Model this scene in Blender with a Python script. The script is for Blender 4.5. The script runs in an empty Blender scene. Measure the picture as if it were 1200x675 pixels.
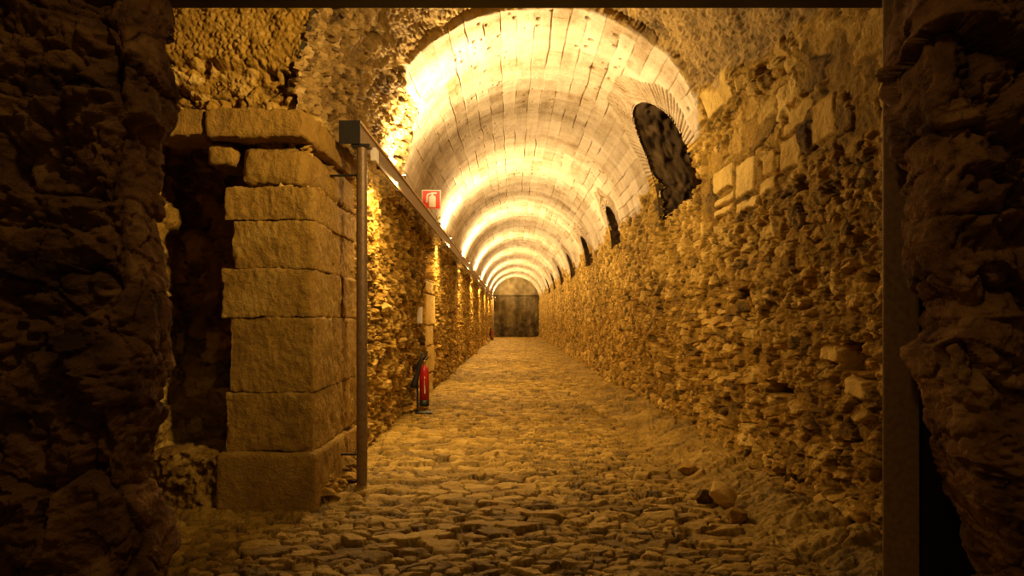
import bpy, bmesh, math, random
import numpy as np
from mathutils import Vector, Matrix

C = bpy.context.scene.collection
sc = bpy.context.scene
PI = math.pi

# ------------------------------------------------------------------ camera
CAM_H = 1.45
F = 800.0                                   # focal length in pixels of the 1200 wide frame
cam_d = bpy.data.cameras.new('camera')
cam_d.sensor_width = 36.0
cam_d.lens = 36.0 * F / 1200.0
cam_d.shift_y = 37.5 / 1200.0
cam_d.clip_end = 200
cam = bpy.data.objects.new('camera', cam_d)
cam.location = (0, 0, CAM_H)
cam.rotation_euler = (PI / 2, 0, 0)
C.objects.link(cam)
sc.camera = cam

# ------------------------------------------------------------------ light
LAMP = (1.0, 0.60, 0.22)
UPL = (1.0, 0.67, 0.32)
UP_W, DOWN_W, CAB_W, GATE_W = 280.0, 140.0, 40.0, 8.5
w = bpy.data.worlds.new('world')
sc.world = w
w.use_nodes = True
w.node_tree.nodes['Background'].inputs[0].default_value = (1.0, 0.50, 0.12, 1)
w.node_tree.nodes['Background'].inputs[1].default_value = 0.05

def area_light(name, loc, direction, sx, sy, watts, color=LAMP, parent=None, spread=PI):
    d = bpy.data.lights.new(name, 'AREA')
    d.shape = 'RECTANGLE'; d.size = sx; d.size_y = sy
    d.energy = watts; d.color = color; d.spread = spread
    o = bpy.data.objects.new(name, d)
    o.rotation_euler = Vector(direction).to_track_quat('-Z', 'Y').to_euler()
    o.location = loc
    C.objects.link(o)
    if parent: o.parent = parent
    return o

# the flood in the entrance hall, above the gate on the tunnel side of its wall
area_light('hall_flood_light', (0.9, 3.15, 3.6), (-3.1, 2.1, -0.5), 0.2, 0.2, CAB_W, spread=math.radians(95))

# unseen dim lamp added on the outer side, grazing the entrance rock for relief
area_light('entrance_graze_fill', (-0.15, 0.9, 3.5), (0, 0.75, -1), 0.25, 0.25, GATE_W)

sc.view_settings.view_transform = 'Standard'
sc.view_settings.look = 'None'
sc.view_settings.gamma = 1.0
sc.view_settings.use_curve_mapping = False
sc.view_settings.exposure = 0.32
sc.cycles.max_bounces = 6
sc.cycles.diffuse_bounces = 4

# ------------------------------------------------------------------ tunnel dimensions
XL, XR = -1.64, 2.30                        # left and right wall
CX, R, SPR = 0.33, 1.97, 3.09               # vault centre, radius, springing height
YP, YSEAM, YEND = 5.27, 7.84, 58.0          # pier front, edge of plastered vault, end wall

def at(px, py, Y):
    return ((px - 600.0) * Y / F, Y, CAM_H + (375.0 - py) * Y / F)

# ------------------------------------------------------------------ numpy noise
def _hash(ix, iy, iz, seed):
    with np.errstate(over='ignore'):
        h = (ix.astype(np.int64) * 374761393 + iy.astype(np.int64) * 668265263
             + iz.astype(np.int64) * 2147483647 + seed * 144665) & 0xFFFFFFFF
        h = (h ^ (h >> 13)) * 1274126177 & 0xFFFFFFFF
        h = (h ^ (h >> 16)) * 2246822519 & 0xFFFFFFFF
        h = h ^ (h >> 15)
    return (h & 0xFFFFFF) / float(0xFFFFFF)

def sstep(a, b, x):
    t = np.clip((x - a) / (b - a), 0, 1)
    return t * t * (3 - 2 * t)

def vn2(x, y, seed=0):
    ix = np.floor(x); iy = np.floor(y)
    fx = x - ix; fy = y - iy
    fx = fx * fx * (3 - 2 * fx); fy = fy * fy * (3 - 2 * fy)
    z = np.zeros_like(ix)
    a = _hash(ix, iy, z, seed); b = _hash(ix + 1, iy, z, seed)
    c = _hash(ix, iy + 1, z, seed); d = _hash(ix + 1, iy + 1, z, seed)
    return (a + (b - a) * fx) * (1 - fy) + (c + (d - c) * fx) * fy

def vn3(x, y, z, seed=0):
    ix = np.floor(x); iy = np.floor(y); iz = np.floor(z)
    f = [x - ix, y - iy, z - iz]
    f = [t * t * (3 - 2 * t) for t in f]
    r = 0
    for dx in (0, 1):
        for dy in (0, 1):
            for dz in (0, 1):
                wgt = (f[0] if dx else 1 - f[0]) * (f[1] if dy else 1 - f[1]) * (f[2] if dz else 1 - f[2])
                r = r + wgt * _hash(ix + dx, iy + dy, iz + dz, seed)
    return r

def fbm2(x, y, seed=0, oct=4, gain=0.5):
    r = 0; a = 1.0; s = 0
    for o in range(oct):
        r = r + a * (vn2(x + 17.3 * o, y - 9.1 * o, seed + o) - 0.5); s += a
        x = x * 2.03; y = y * 2.03; a *= gain
    return r / s * 2

def fbm3(x, y, z, seed=0, oct=4, gain=0.5):
    r = 0; a = 1.0; s = 0
    for o in range(oct):
        r = r + a * (vn3(x + 17.3 * o, y - 9.1 * o, z + 3.7 * o, seed + o) - 0.5); s += a
        x = x * 2.03; y = y * 2.03; z = z * 2.03; a *= gain
    return r / s * 2

def vor(x, y, seed=0, jit=0.85, p=2.5, stagger=True):
    """F1, F2, random value of the cell, offset to its centre"""
    iy0 = np.floor(y)
    f1 = np.full(x.shape, 9.0); f2 = np.full(x.shape, 9.0)
    rid = np.zeros(x.shape); ox = np.zeros(x.shape); oy = np.zeros(x.shape)
    z = np.zeros_like(x)
    for dy in (-1, 0, 1):
        iy = iy0 + dy
        off = np.where(np.mod(iy, 2) > 0.5, 0.5, 0.0) if stagger else 0.0
        ix0 = np.floor(x - off)
        for dx in (-1, 0, 1):
            ix = ix0 + dx
            cx = ix + off + 0.5 + (_hash(ix, iy, z, seed) - 0.5) * jit
            cy = iy + 0.5 + (_hash(ix, iy, z + 1, seed) - 0.5) * jit
            ddx = x - cx; ddy = y - cy
            d = (np.abs(ddx) ** p + np.abs(ddy) ** p) ** (1.0 / p)
            hv = _hash(ix, iy, z + 2, seed)
            near = d < f1
            f2 = np.where(near, f1, np.minimum(f2, d))
            f1 = np.where(near, d, f1)
            rid = np.where(near, hv, rid); ox = np.where(near, ddx, ox); oy = np.where(near, ddy, oy)
    return f1, f2, rid, ox, oy

def rnd(r, k):
    """further random numbers of a cell from its value"""
    return np.mod(r * (97.13 + 31.7 * k) + 0.37 * k, 1.0)

def stones(u, v, cw, ch, seed, gap=0.16, tilt=0.5, jit=0.85, warp=0.45, p=2.5, drop=0.0, dome=0.35):
    """height 0..1 and tone 0..1 of a field of stones cw wide and ch high"""
    wu = u + warp * cw * fbm2(u / cw * 0.8, v / ch * 0.8, seed + 50, 4, 0.6)
    wv = v + warp * ch * fbm2(u / cw * 0.8 + 40, v / ch * 0.8, seed + 60, 4, 0.6)
    f1, f2, r, ox, oy = vor(wu / cw, wv / ch, seed, jit, p)
    e = f2 - f1
    h = sstep(0.0, gap, e) * (0.45 + 0.55 * rnd(r, 1)) * (1 - dome * np.clip(f1, 0, 1) ** 2)
    h = h + tilt * sstep(0.0, gap, e) * (ox * (rnd(r, 2) - 0.5) + oy * (rnd(r, 3) - 0.5))
    tone = 0.5 + 0.60 * (rnd(r, 4) - 0.5) - 0.25 * (1 - sstep(0, gap * 0.7, e))
    if drop:
        k = (rnd(r, 5) < drop) * 1.0
        h = h * (1 - 0.85 * k); tone = tone * (1 - k) + 0.40 * k
    return h, tone

def rubble(u, v, seed, cw=0.22, ch=0.13):
    h1, t1 = stones(u, v, cw, ch, seed, gap=0.13, tilt=1.2, jit=1.0, p=3.0, drop=0.28, dome=0.10)
    h2, t2 = stones(u, v, cw * 0.45, ch * 0.5, seed + 7, gap=0.16, tilt=1.2, jit=1.0, drop=0.3, dome=0.12)
    m = sstep(-0.06, 0.06, fbm2(u * 2.4, v * 3.0, seed + 11, 3) - 0.02)
    h = 0.080 * h1 * m + (0.042 * h2 + 0.008) * (1 - m)
    t = t1 * m + t2 * (1 - m)
    n = fbm2(u * 7, v * 8, seed + 13, 5, 0.65)
    rg = 1 - np.abs(fbm2(u * 11, v * 13, seed + 15, 3, 0.6)) * 2.5
    big = fbm2(u * 0.9, v * 0.9, seed + 17, 3)
    pits = sstep(0.30, 0.62, fbm2(u * 5, v * 6, seed + 23, 3) * 1.5)
    h = h + 0.034 * n - 0.020 * np.clip(rg, 0, 1) ** 3 + 0.06 * big - 0.07 * pits
    return h, t + 0.20 * n

# ------------------------------------------------------------------ materials
def mat_base(name, rough=0.9):
    m = bpy.data.materials.new(name); m.use_nodes = True
    b = m.node_tree.nodes['Principled BSDF']
    b.inputs['Roughness'].default_value = rough
    return m, m.node_tree, b

def stone_mat(name, stops, scale=30.0, bump=0.5, dist=0.012, rough=0.9, spec=0.25, patch=0.35):
    m, nt, b = mat_base(name, rough)
    N = nt.nodes; L = nt.links
    b.inputs['Specular IOR Level'].default_value = spec
    tc = N.new('ShaderNodeTexCoord')
    at_ = N.new('ShaderNodeAttribute'); at_.attribute_name = 'tone'
    nz = N.new('ShaderNodeTexNoise'); nz.inputs['Scale'].default_value = scale
    nz.inputs['Detail'].default_value = 8; nz.inputs['Roughness'].default_value = 0.65
    L.new(tc.outputs['Object'], nz.inputs['Vector'])
    nb = N.new('ShaderNodeTexNoise'); nb.inputs['Scale'].default_value = 2.3
    nb.inputs['Detail'].default_value = 5
    L.new(tc.outputs['Object'], nb.inputs['Vector'])
    a = N.new('ShaderNodeMath'); a.operation = 'MULTIPLY_ADD'
    L.new(nz.outputs['Fac'], a.inputs[0]); a.inputs[1].default_value = 0.55; a.inputs[2].default_value = -0.275
    a2 = N.new('ShaderNodeMath'); a2.operation = 'MULTIPLY_ADD'
    L.new(nb.outputs['Fac'], a2.inputs[0]); a2.inputs[1].default_value = patch * 2; a2.inputs[2].default_value = -patch
    s1 = N.new('ShaderNodeMath'); s1.operation = 'ADD'
    L.new(at_.outputs['Fac'], s1.inputs[0]); L.new(a.outputs[0], s1.inputs[1])
    s2 = N.new('ShaderNodeMath'); s2.operation = 'ADD'
    L.new(s1.outputs[0], s2.inputs[0]); L.new(a2.outputs[0], s2.inputs[1])
    cr = N.new('ShaderNodeValToRGB')
    e = cr.color_ramp.elements
    while len(e) < len(stops): e.new(0.5)
    for el, (p, c) in zip(e, stops):
        el.position = p; el.color = (*c, 1)
    L.new(s2.outputs[0], cr.inputs[0])
    L.new(cr.outputs[0], b.inputs['Base Color'])
    bp = N.new('ShaderNodeBump'); bp.inputs['Strength'].default_value = bump; bp.inputs['Distance'].default_value = dist
    n3 = N.new('ShaderNodeTexNoise'); n3.inputs['Scale'].default_value = scale * 2.7
    n3.inputs['Detail'].default_value = 4; n3.inputs['Roughness'].default_value = 0.7
    L.new(tc.outputs['Object'], n3.inputs['Vector'])
    ad = N.new('ShaderNodeMath'); ad.operation = 'MULTIPLY_ADD'
    L.new(n3.outputs['Fac'], ad.inputs[0]); ad.inputs[1].default_value = 0.35; L.new(nz.outputs['Fac'], ad.inputs[2])
    L.new(ad.outputs[0], bp.inputs['Height']); L.new(bp.outputs[0], b.inputs['Normal'])
    return m

def plain_mat(name, col, rough=0.5, metal=0.0, scale=40.0, vary=0.25, bump=0.05):
    m, nt, b = mat_base(name, rough)
    N = nt.nodes; L = nt.links
    b.inputs['Metallic'].default_value = metal
    tc = N.new('ShaderNodeTexCoord')
    nz = N.new('ShaderNodeTexNoise'); nz.inputs['Scale'].default_value = scale; nz.inputs['Detail'].default_value = 5
    L.new(tc.outputs['Object'], nz.inputs['Vector'])
    cr = N.new('ShaderNodeValToRGB')
    cr.color_ramp.elements[0].position = 0.3; cr.color_ramp.elements[1].position = 0.7
    cr.color_ramp.elements[0].color = (*[c * (1 - vary) for c in col], 1)
    cr.color_ramp.elements[1].color = (*[min(1, c * (1 + vary)) for c in col], 1)
    L.new(nz.outputs['Fac'], cr.inputs[0]); L.new(cr.outputs[0], b.inputs['Base Color'])
    bp = N.new('ShaderNodeBump'); bp.inputs['Strength'].default_value = bump; bp.inputs['Distance'].default_value = 0.003
    L.new(nz.outputs['Fac'], bp.inputs['Height']); L.new(bp.outputs[0], b.inputs['Normal'])
    return m

def emit_mat(name, col, strength):
    m, nt, b = mat_base(name, 0.4)
    b.inputs['Base Color'].default_value = (*col, 1)
    b.inputs['Emission Color'].default_value = (*col, 1)
    b.inputs['Emission Strength'].default_value = strength
    return m

M = {}
M['rubble'] = stone_mat('rubble_stone', [(0.10, (0.09, 0.055, 0.012)), (0.5, (0.40, 0.248, 0.034)), (0.95, (0.76, 0.56, 0.16))], 24, 1.0, 0.032)
M['vault'] = stone_mat('vault_stone', [(0.05, (0.10, 0.065, 0.030)), (0.38, (0.26, 0.19, 0.09)), (0.62, (0.45, 0.375, 0.245)), (0.95, (0.68, 0.60, 0.44))], 24, 0.7, 0.014, patch=0.22)
M['pebble'] = stone_mat('pebbly_concrete', [(0.08, (0.09, 0.055, 0.018)), (0.5, (0.45, 0.31, 0.095)), (0.95, (0.74, 0.57, 0.24))], 24, 1.0, 0.03)
M['floor'] = stone_mat('cobble_stone', [(0.08, (0.06, 0.036, 0.007)), (0.5, (0.33, 0.215, 0.026)), (0.95, (0.60, 0.44, 0.11))], 26, 0.9, 0.022, rough=0.72, spec=0.4, patch=0.25)
M['ashlar'] = stone_mat('ashlar_stone', [(0.10, (0.16, 0.095, 0.022)), (0.5, (0.33, 0.205, 0.034)), (0.95, (0.54, 0.39, 0.10))], 26, 1.0, 0.03, patch=0.2)
M['rock'] = stone_mat('dark_rock', [(0.10, (0.045, 0.022, 0.008)), (0.5, (0.20, 0.105, 0.036)), (0.95, (0.46, 0.29, 0.11))], 18, 1.0, 0.03)
M['niche'] = stone_mat('shade_dark_stone', [(0.10, (0.03, 0.018, 0.006)), (0.5, (0.075, 0.046, 0.016)), (0.95, (0.13, 0.085, 0.032))], 26, 0.7, 0.015)  # stone colour kept very dark to stand in for shade inside the openings
M['end'] = stone_mat('stained_concrete', [(0.10, (0.035, 0.024, 0.008)), (0.5, (0.14, 0.105, 0.045)), (0.95, (0.36, 0.28, 0.13))], 2.5, 0.4, 0.02, patch=0.4)
M['steel'] = plain_mat('brown_steel', (0.20, 0.14, 0.07), 0.5, 0.3)
M['rail'] = plain_mat('painted_rail', (0.22, 0.15, 0.07), 0.55, 0.1)
M['lip'] = plain_mat('rail_edge', (0.62, 0.44, 0.22), 0.5, 0.1)
M['frame'] = plain_mat('dark_frame_steel', (0.24, 0.15, 0.06), 0.6, 0.1)
M['black'] = plain_mat('black_rubber', (0.012, 0.012, 0.012), 0.5)
M['blacksteel'] = plain_mat('black_steel', (0.02, 0.018, 0.016), 0.5, 0.2)
M['red'] = plain_mat('red_enamel', (0.36, 0.012, 0.014), 0.3, 0.0, 20, 0.1, 0.0)
M['signred'] = plain_mat('sign_red', (0.80, 0.04, 0.012), 0.5, 0.0, 20, 0.05, 0.0)
M['white'] = plain_mat('white_print', (0.80, 0.78, 0.72), 0.6, 0.0, 20, 0.05, 0.0)
M['grey'] = plain_mat('grey_enamel', (0.30, 0.27, 0.22), 0.5, 0.0)
M['chrome'] = plain_mat('valve_brass', (0.55, 0.42, 0.20), 0.3, 1.0)
M['glow'] = emit_mat('lamp_glow', (1.0, 0.72, 0.36), 14.0)

# ------------------------------------------------------------------ mesh helpers
def link(name, me, mat, parent=None):
    o = bpy.data.objects.new(name, me); C.objects.link(o)
    if mat: me.materials.append(mat)
    if parent: o.parent = parent
    return o

def grid_mesh(name, P, tone=None, mask=None, flip=False):
    n, m = P.shape[:2]
    idx = np.arange(n * m).reshape(n, m)
    q = np.stack([idx[:-1, :-1], idx[1:, :-1], idx[1:, 1:], idx[:-1, 1:]], -1)
    if flip: q = q[..., ::-1]
    q = q.reshape(-1, 4)
    if mask is not None: q = q[mask.reshape(-1)]
    return raw_mesh(name, P.reshape(-1, 3), q, None if tone is None else tone.reshape(-1))

def raw_mesh(name, V, q, tone=None):
    used = np.zeros(len(V), bool); used[q.reshape(-1)] = True
    remap = np.cumsum(used) - 1
    V = V[used]; q = remap[q]
    if tone is not None: tone = tone[used]
    me = bpy.data.meshes.new(name)
    me.vertices.add(len(V)); me.vertices.foreach_set('co', V.astype(np.float32).ravel())
    me.loops.add(q.size); me.loops.foreach_set('vertex_index', q.astype(np.int32).ravel())
    me.polygons.add(len(q))
    me.polygons.foreach_set('loop_start', np.arange(0, q.size, 4, dtype=np.int32))
    me.update(calc_edges=True)
    me.polygons.foreach_set('use_smooth', np.ones(len(q), bool))
    if tone is not None:
        a = me.attributes.new('tone', 'FLOAT', 'POINT'); a.data.foreach_set('value', tone.astype(np.float32).ravel())
    me.update()
    return me

def set_tone(me, val):
    a = me.attributes.new('tone', 'FLOAT', 'POINT')
    n = len(me.vertices)
    v = np.full(n, val, np.float32) if np.isscalar(val) else np.asarray(val, np.float32)
    a.data.foreach_set('value', v)

def struct(name, me, mat, label, cat, parent=None):
    o = link(name, me, mat, parent)
    o['kind'] = 'structure'
    o['label'] = label; o['category'] = cat
    return o

def tag(o, label, cat, group=None):
    o['label'] = label; o['category'] = cat
    if group: o['group'] = group
    return o

def empty(name, loc, label, cat, group=None):
    o = bpy.data.objects.new(name, None); C.objects.link(o)
    o.location = loc; o.empty_display_size = 0.1
    return tag(o, label, cat, group)

def bm_obj(name, bm, mat, parent=None, smooth=False, bevel=0.0):
    if bevel > 0:
        bmesh.ops.bevel(bm, geom=[e for e in bm.edges if e.calc_face_angle(0) > 0.6], offset=bevel, segments=2, affect='EDGES', profile=0.5)
    bmesh.ops.recalc_face_normals(bm, faces=bm.faces)
    me = bpy.data.meshes.new(name); bm.to_mesh(me); bm.free()
    if smooth: me.polygons.foreach_set('use_smooth', np.ones(len(me.polygons), bool))
    set_tone(me, 0.5)
    return link(name, me, mat, parent)

def add_box(bm, x0, x1, y0, y1, z0, z1):
    r = bmesh.ops.create_cube(bm, size=1.0)
    for v in r['verts']:
        v.co = Vector((x0 + (v.co.x + 0.5) * (x1 - x0), y0 + (v.co.y + 0.5) * (y1 - y0), z0 + (v.co.z + 0.5) * (z1 - z0)))

def add_tube(bm, a, b, r0, r1=None, n=16):
    a = Vector(a); b = Vector(b); d = b - a
    rr = bmesh.ops.create_cone(bm, cap_ends=True, segments=n, radius1=r0, radius2=r0 if r1 is None else r1, depth=d.length)
    mt = Matrix.Translation((a + b) / 2) @ d.to_track_quat('Z', 'Y').to_matrix().to_4x4()
    for v in rr['verts']: v.co = mt @ v.co

def add_path(bm, pts, r, n=10):
    """a bent tube through the points"""
    pts = [Vector(p) for p in pts]
    rings = []
    for i, p in enumerate(pts):
        t = (pts[min(i + 1, len(pts) - 1)] - pts[max(i - 1, 0)]).normalized()
        qx = t.to_track_quat('Z', 'Y').to_matrix()
        rad = r[i] if isinstance(r, (list, tuple)) else r
        rings.append([bm.verts.new(p + qx @ Vector((rad * math.cos(k * 2 * PI / n), rad * math.sin(k * 2 * PI / n), 0))) for k in range(n)])
    for a, b in zip(rings, rings[1:]):
        for k in range(n):
            bm.faces.new((a[k], a[(k + 1) % n], b[(k + 1) % n], b[k]))
    bm.faces.new(rings[0][::-1]); bm.faces.new(rings[-1])

def add_lathe(bm, prof, n=28, cx=0, cy=0):
    rings = []
    for r, z in prof:
        rings.append([bm.verts.new((cx + r * math.cos(k * 2 * PI / n), cy + r * math.sin(k * 2 * PI / n), z)) for k in range(n)])
    for a, b in zip(rings, rings[1:]):
        for k in range(n):
            bm.faces.new((a[k], a[(k + 1) % n], b[(k + 1) % n], b[k]))
    bm.faces.new(rings[0][::-1]); bm.faces.new(rings[-1])

def rough_box(x0, x1, y0, y1, z0, z1, res=0.02, rad=0.03, amp=0.012, seed=0, freq=6.0, chip=0.02):
    """a hewn stone block: rounded arrises and a hammered face, closed"""
    verts = []; quads = []; base = 0
    lo = np.array([x0, y0, z0]); hi = np.array([x1, y1, z1])
    for ax in range(3):
        u, v = [(1, 2), (0, 2), (0, 1)][ax]
        nu = max(4, int((hi[u] - lo[u]) / res)); nv = max(4, int((hi[v] - lo[v]) / res))
        for side in (0, 1):
            gu, gv = np.meshgrid(np.linspace(lo[u], hi[u], nu + 1), np.linspace(lo[v], hi[v], nv + 1), indexing='ij')
            P = np.zeros(gu.shape + (3,)); P[..., ax] = hi[ax] if side else lo[ax]; P[..., u] = gu; P[..., v] = gv
            idx = np.arange(gu.size).reshape(gu.shape) + base
            q = np.stack([idx[:-1, :-1], idx[1:, :-1], idx[1:, 1:], idx[:-1, 1:]], -1).reshape(-1, 4)
            if (side == 0) != (ax == 1): q = q[:, ::-1]
            verts.append(P.reshape(-1, 3)); quads.append(q); base += gu.size
    P = np.concatenate(verts); q = np.concatenate(quads)
    n0 = fbm3(P[:, 0] * 3 + seed, P[:, 1] * 3, P[:, 2] * 3, seed + 5, 3)
    rr = np.clip(rad + chip * n0 * 1.5, 0.006, 0.2)[:, None]
    rr = np.minimum(rr, (hi - lo).min() * 0.45)
    inner = np.clip(P, lo + rr, hi - rr)
    d = P - inner; ln = np.linalg.norm(d, axis=1, keepdims=True); nrm = d / np.maximum(ln, 1e-9)
    P = inner + nrm * rr
    n1 = fbm3(P[:, 0] * freq + seed, P[:, 1] * freq, P[:, 2] * freq, seed, 5, 0.6)
    n2 = fbm3(P[:, 0] * freq * 6, P[:, 1] * freq * 6, P[:, 2] * freq * 3, seed + 9, 2)
    P = P + nrm * (amp * n1 + amp * 0.5 * n2)[:, None]
    tone = 0.5 + 0.25 * n1 + 0.1 * n0
    return P, q, tone

def join_raw(items):
    V = []; Q = []; T = []; b = 0
    for P, q, t in items:
        V.append(P); Q.append(q + b); T.append(t); b += len(P)
    return np.concatenate(V), np.concatenate(Q), np.concatenate(T)

# ------------------------------------------------------------------ windows (openings in the right haunch)
# centre Y, half width, arc height, sill (arc length from the springing)
WIN = [(9.70, 0.99, 1.53, -0.08)] + [(y, 0.56, 0.92, 0.0) for y in (15.2, 20.7, 26.1, 31.6, 37.0, 42.4)]

def win_inside(Y, t, grow=0.0):
    """True inside an opening; Y along the tunnel, t arc length above the springing"""
    ins = np.zeros(np.broadcast(Y, t).shape, bool)
    for cy, hw, ah, sill in WIN:
        a = np.abs(Y - cy); hwg = hw + grow
        body = (t > sill - grow) & (t <= ah - hw) & (a < hwg)
        head = (t > ah - hw) & (a ** 2 / hwg ** 2 + (t - (ah - hw)) ** 2 / (hw + grow) ** 2 < 1)
        ins |= body | head
    return ins

# ------------------------------------------------------------------ right wall field, shared by wall and vault
def zone(px0, px1, py0, py1):
    """rectangle of the right wall seen at those picture limits"""
    ya, yb = XR * F / (px1 - 600), XR * F / (px0 - 600)
    ym = (ya + yb) / 2
    return ya, yb, CAM_H + (375 - py1) * ym / F, CAM_H + (375 - py0) * ym / F

PALE = [(837, 860, 195, 224), (863, 886, 186, 229), (838, 862, 229, 239), (838, 861, 241, 252), (864, 889, 232, 246),
        (893, 908, 178, 205, .7, .04), (912, 936, 160, 198, .66, .03), (890, 910, 208, 226, .75, .045), (838, 870, 92, 128, .8, .05), (815, 835, 120, 150, .72, .04),
        (992, 1020, 442, 466, 1.0, .07), (962, 990, 406, 426), (916, 945, 122, 152, .68, .03), (948, 978, 108, 165, .6, .02)]
HOLES = [(986, 1010, 402, 434), (905, 925, 448, 462), (868, 876, 340, 350), (772, 778, 262, 300)]

def right_field(Y, v):
    h, t = rubble(Y, v, 101)
    # layered thin stones in the middle of the near wall
    hl, tl = stones(Y, v, 0.24, 0.075, 131, gap=0.14, tilt=1.2, jit=1.0, drop=0.25, dome=0.1, p=3.0)
    ml = sstep(0.0, 0.2, fbm2(Y * 0.8, v * 0.9, 140, 2) + 0.25 - np.abs(v - 1.35) * 0.6 - np.abs(Y - 7.2) * 0.18)
    h = h * (1 - ml) + ml * (0.075 * hl + 0.04 * fbm2(Y * 8, v * 9, 133, 5, 0.62)); t = t * (1 - ml) + tl * ml
    # large blocks near the springing of the unplastered vault
    hb, tb = stones(Y + 0.35 * v, v, 0.40, 0.27, 151, gap=0.12, tilt=0.5, jit=0.9, p=3.2, drop=0.3, dome=0.15)
    mb = sstep(2.55, 2.75, v + 0.12 * fbm2(Y * 3, v * 3, 155)) * (1 - sstep(8.0, 8.5, Y)) * (1 - sstep(3.35, 3.65, v + 0.3 * fbm2(Y * 2, v * 2, 156)))
    h = h * (1 - mb) + mb * (0.05 * hb + 0.045 * fbm2(Y * 8, v * 8, 157, 5, 0.6) + 0.03 * fbm2(Y, v, 158)); t = t * (1 - mb) + (tb + 0.10 * fbm2(Y * 8, v * 8, 157, 4)) * mb
    # fine hard plaster on the far wall
    far = sstep(12, 20, Y)
    h = h * (1 - 0.25 * far)
    for st in PALE:
        a, b, c, d = zone(*st[:4]); tn_, hh_ = st[4:] if len(st) > 4 else (0.9, 0.055)
        wob = 0.02 * fbm2(Y * 8, v * 8, 171, 2)
        e = np.minimum(np.minimum(Y - a, b - Y) * 0.8, np.minimum(v - c, d - v)) + wob
        k = sstep(0.0, 0.03, e); g = sstep(-0.035, -0.005, e) * (1 - k)
        h = h * (1 - k) + k * (hh_ + 0.012 * fbm2(Y * 12, v * 12, 173) + 0.02 * fbm2(Y * 2, v * 2, 174)) - g * 0.03
        t = t * (1 - k) + k * (tn_ + 0.2 * fbm2(Y * 6, v * 6, 176, 4))
    for px0, px1, py0, py1 in HOLES:
        a, b, c, d = zone(px0, px1, py0, py1)
        e = np.minimum(np.minimum(Y - a, b - Y), np.minimum(v - c, d - v)) + 0.015 * fbm2(Y * 9, v * 9, 175, 2)
        kh = sstep(-0.01, 0.02, e); h = h * (1 - kh) - 0.28 * kh; t = t * (1 - kh) + 0.2 * kh
    return h, t

# ================================================================== STRUCTURE
# ---- right wall
ys = np.concatenate([np.linspace(2.85, 4.0, 40)[:-1], np.geomspace(4.0, YEND, 1100)])
vs = np.linspace(-0.15, SPR, 560)
Yg, Vg = np.meshgrid(ys, vs, indexing='ij')
h, t = right_field(Yg, Vg)
foot = 0.16 * (1 - sstep(0.0, 0.5, Vg)) * (0.6 + 0.6 * fbm2(Yg * 1.2, Vg * 2, 180))
P = np.stack([XR + 0.03 - h - foot, Yg, Vg], -1)
mask = ~win_inside((Yg[:-1, :-1] + Yg[1:, 1:]) / 2, (Vg[:-1, :-1] + Vg[1:, 1:]) / 2 - SPR)
struct('wall_right', grid_mesh('wall_right', P, t, mask), M['rubble'], 'long rough rubble stone wall on the right side of the tunnel', 'wall')

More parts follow.
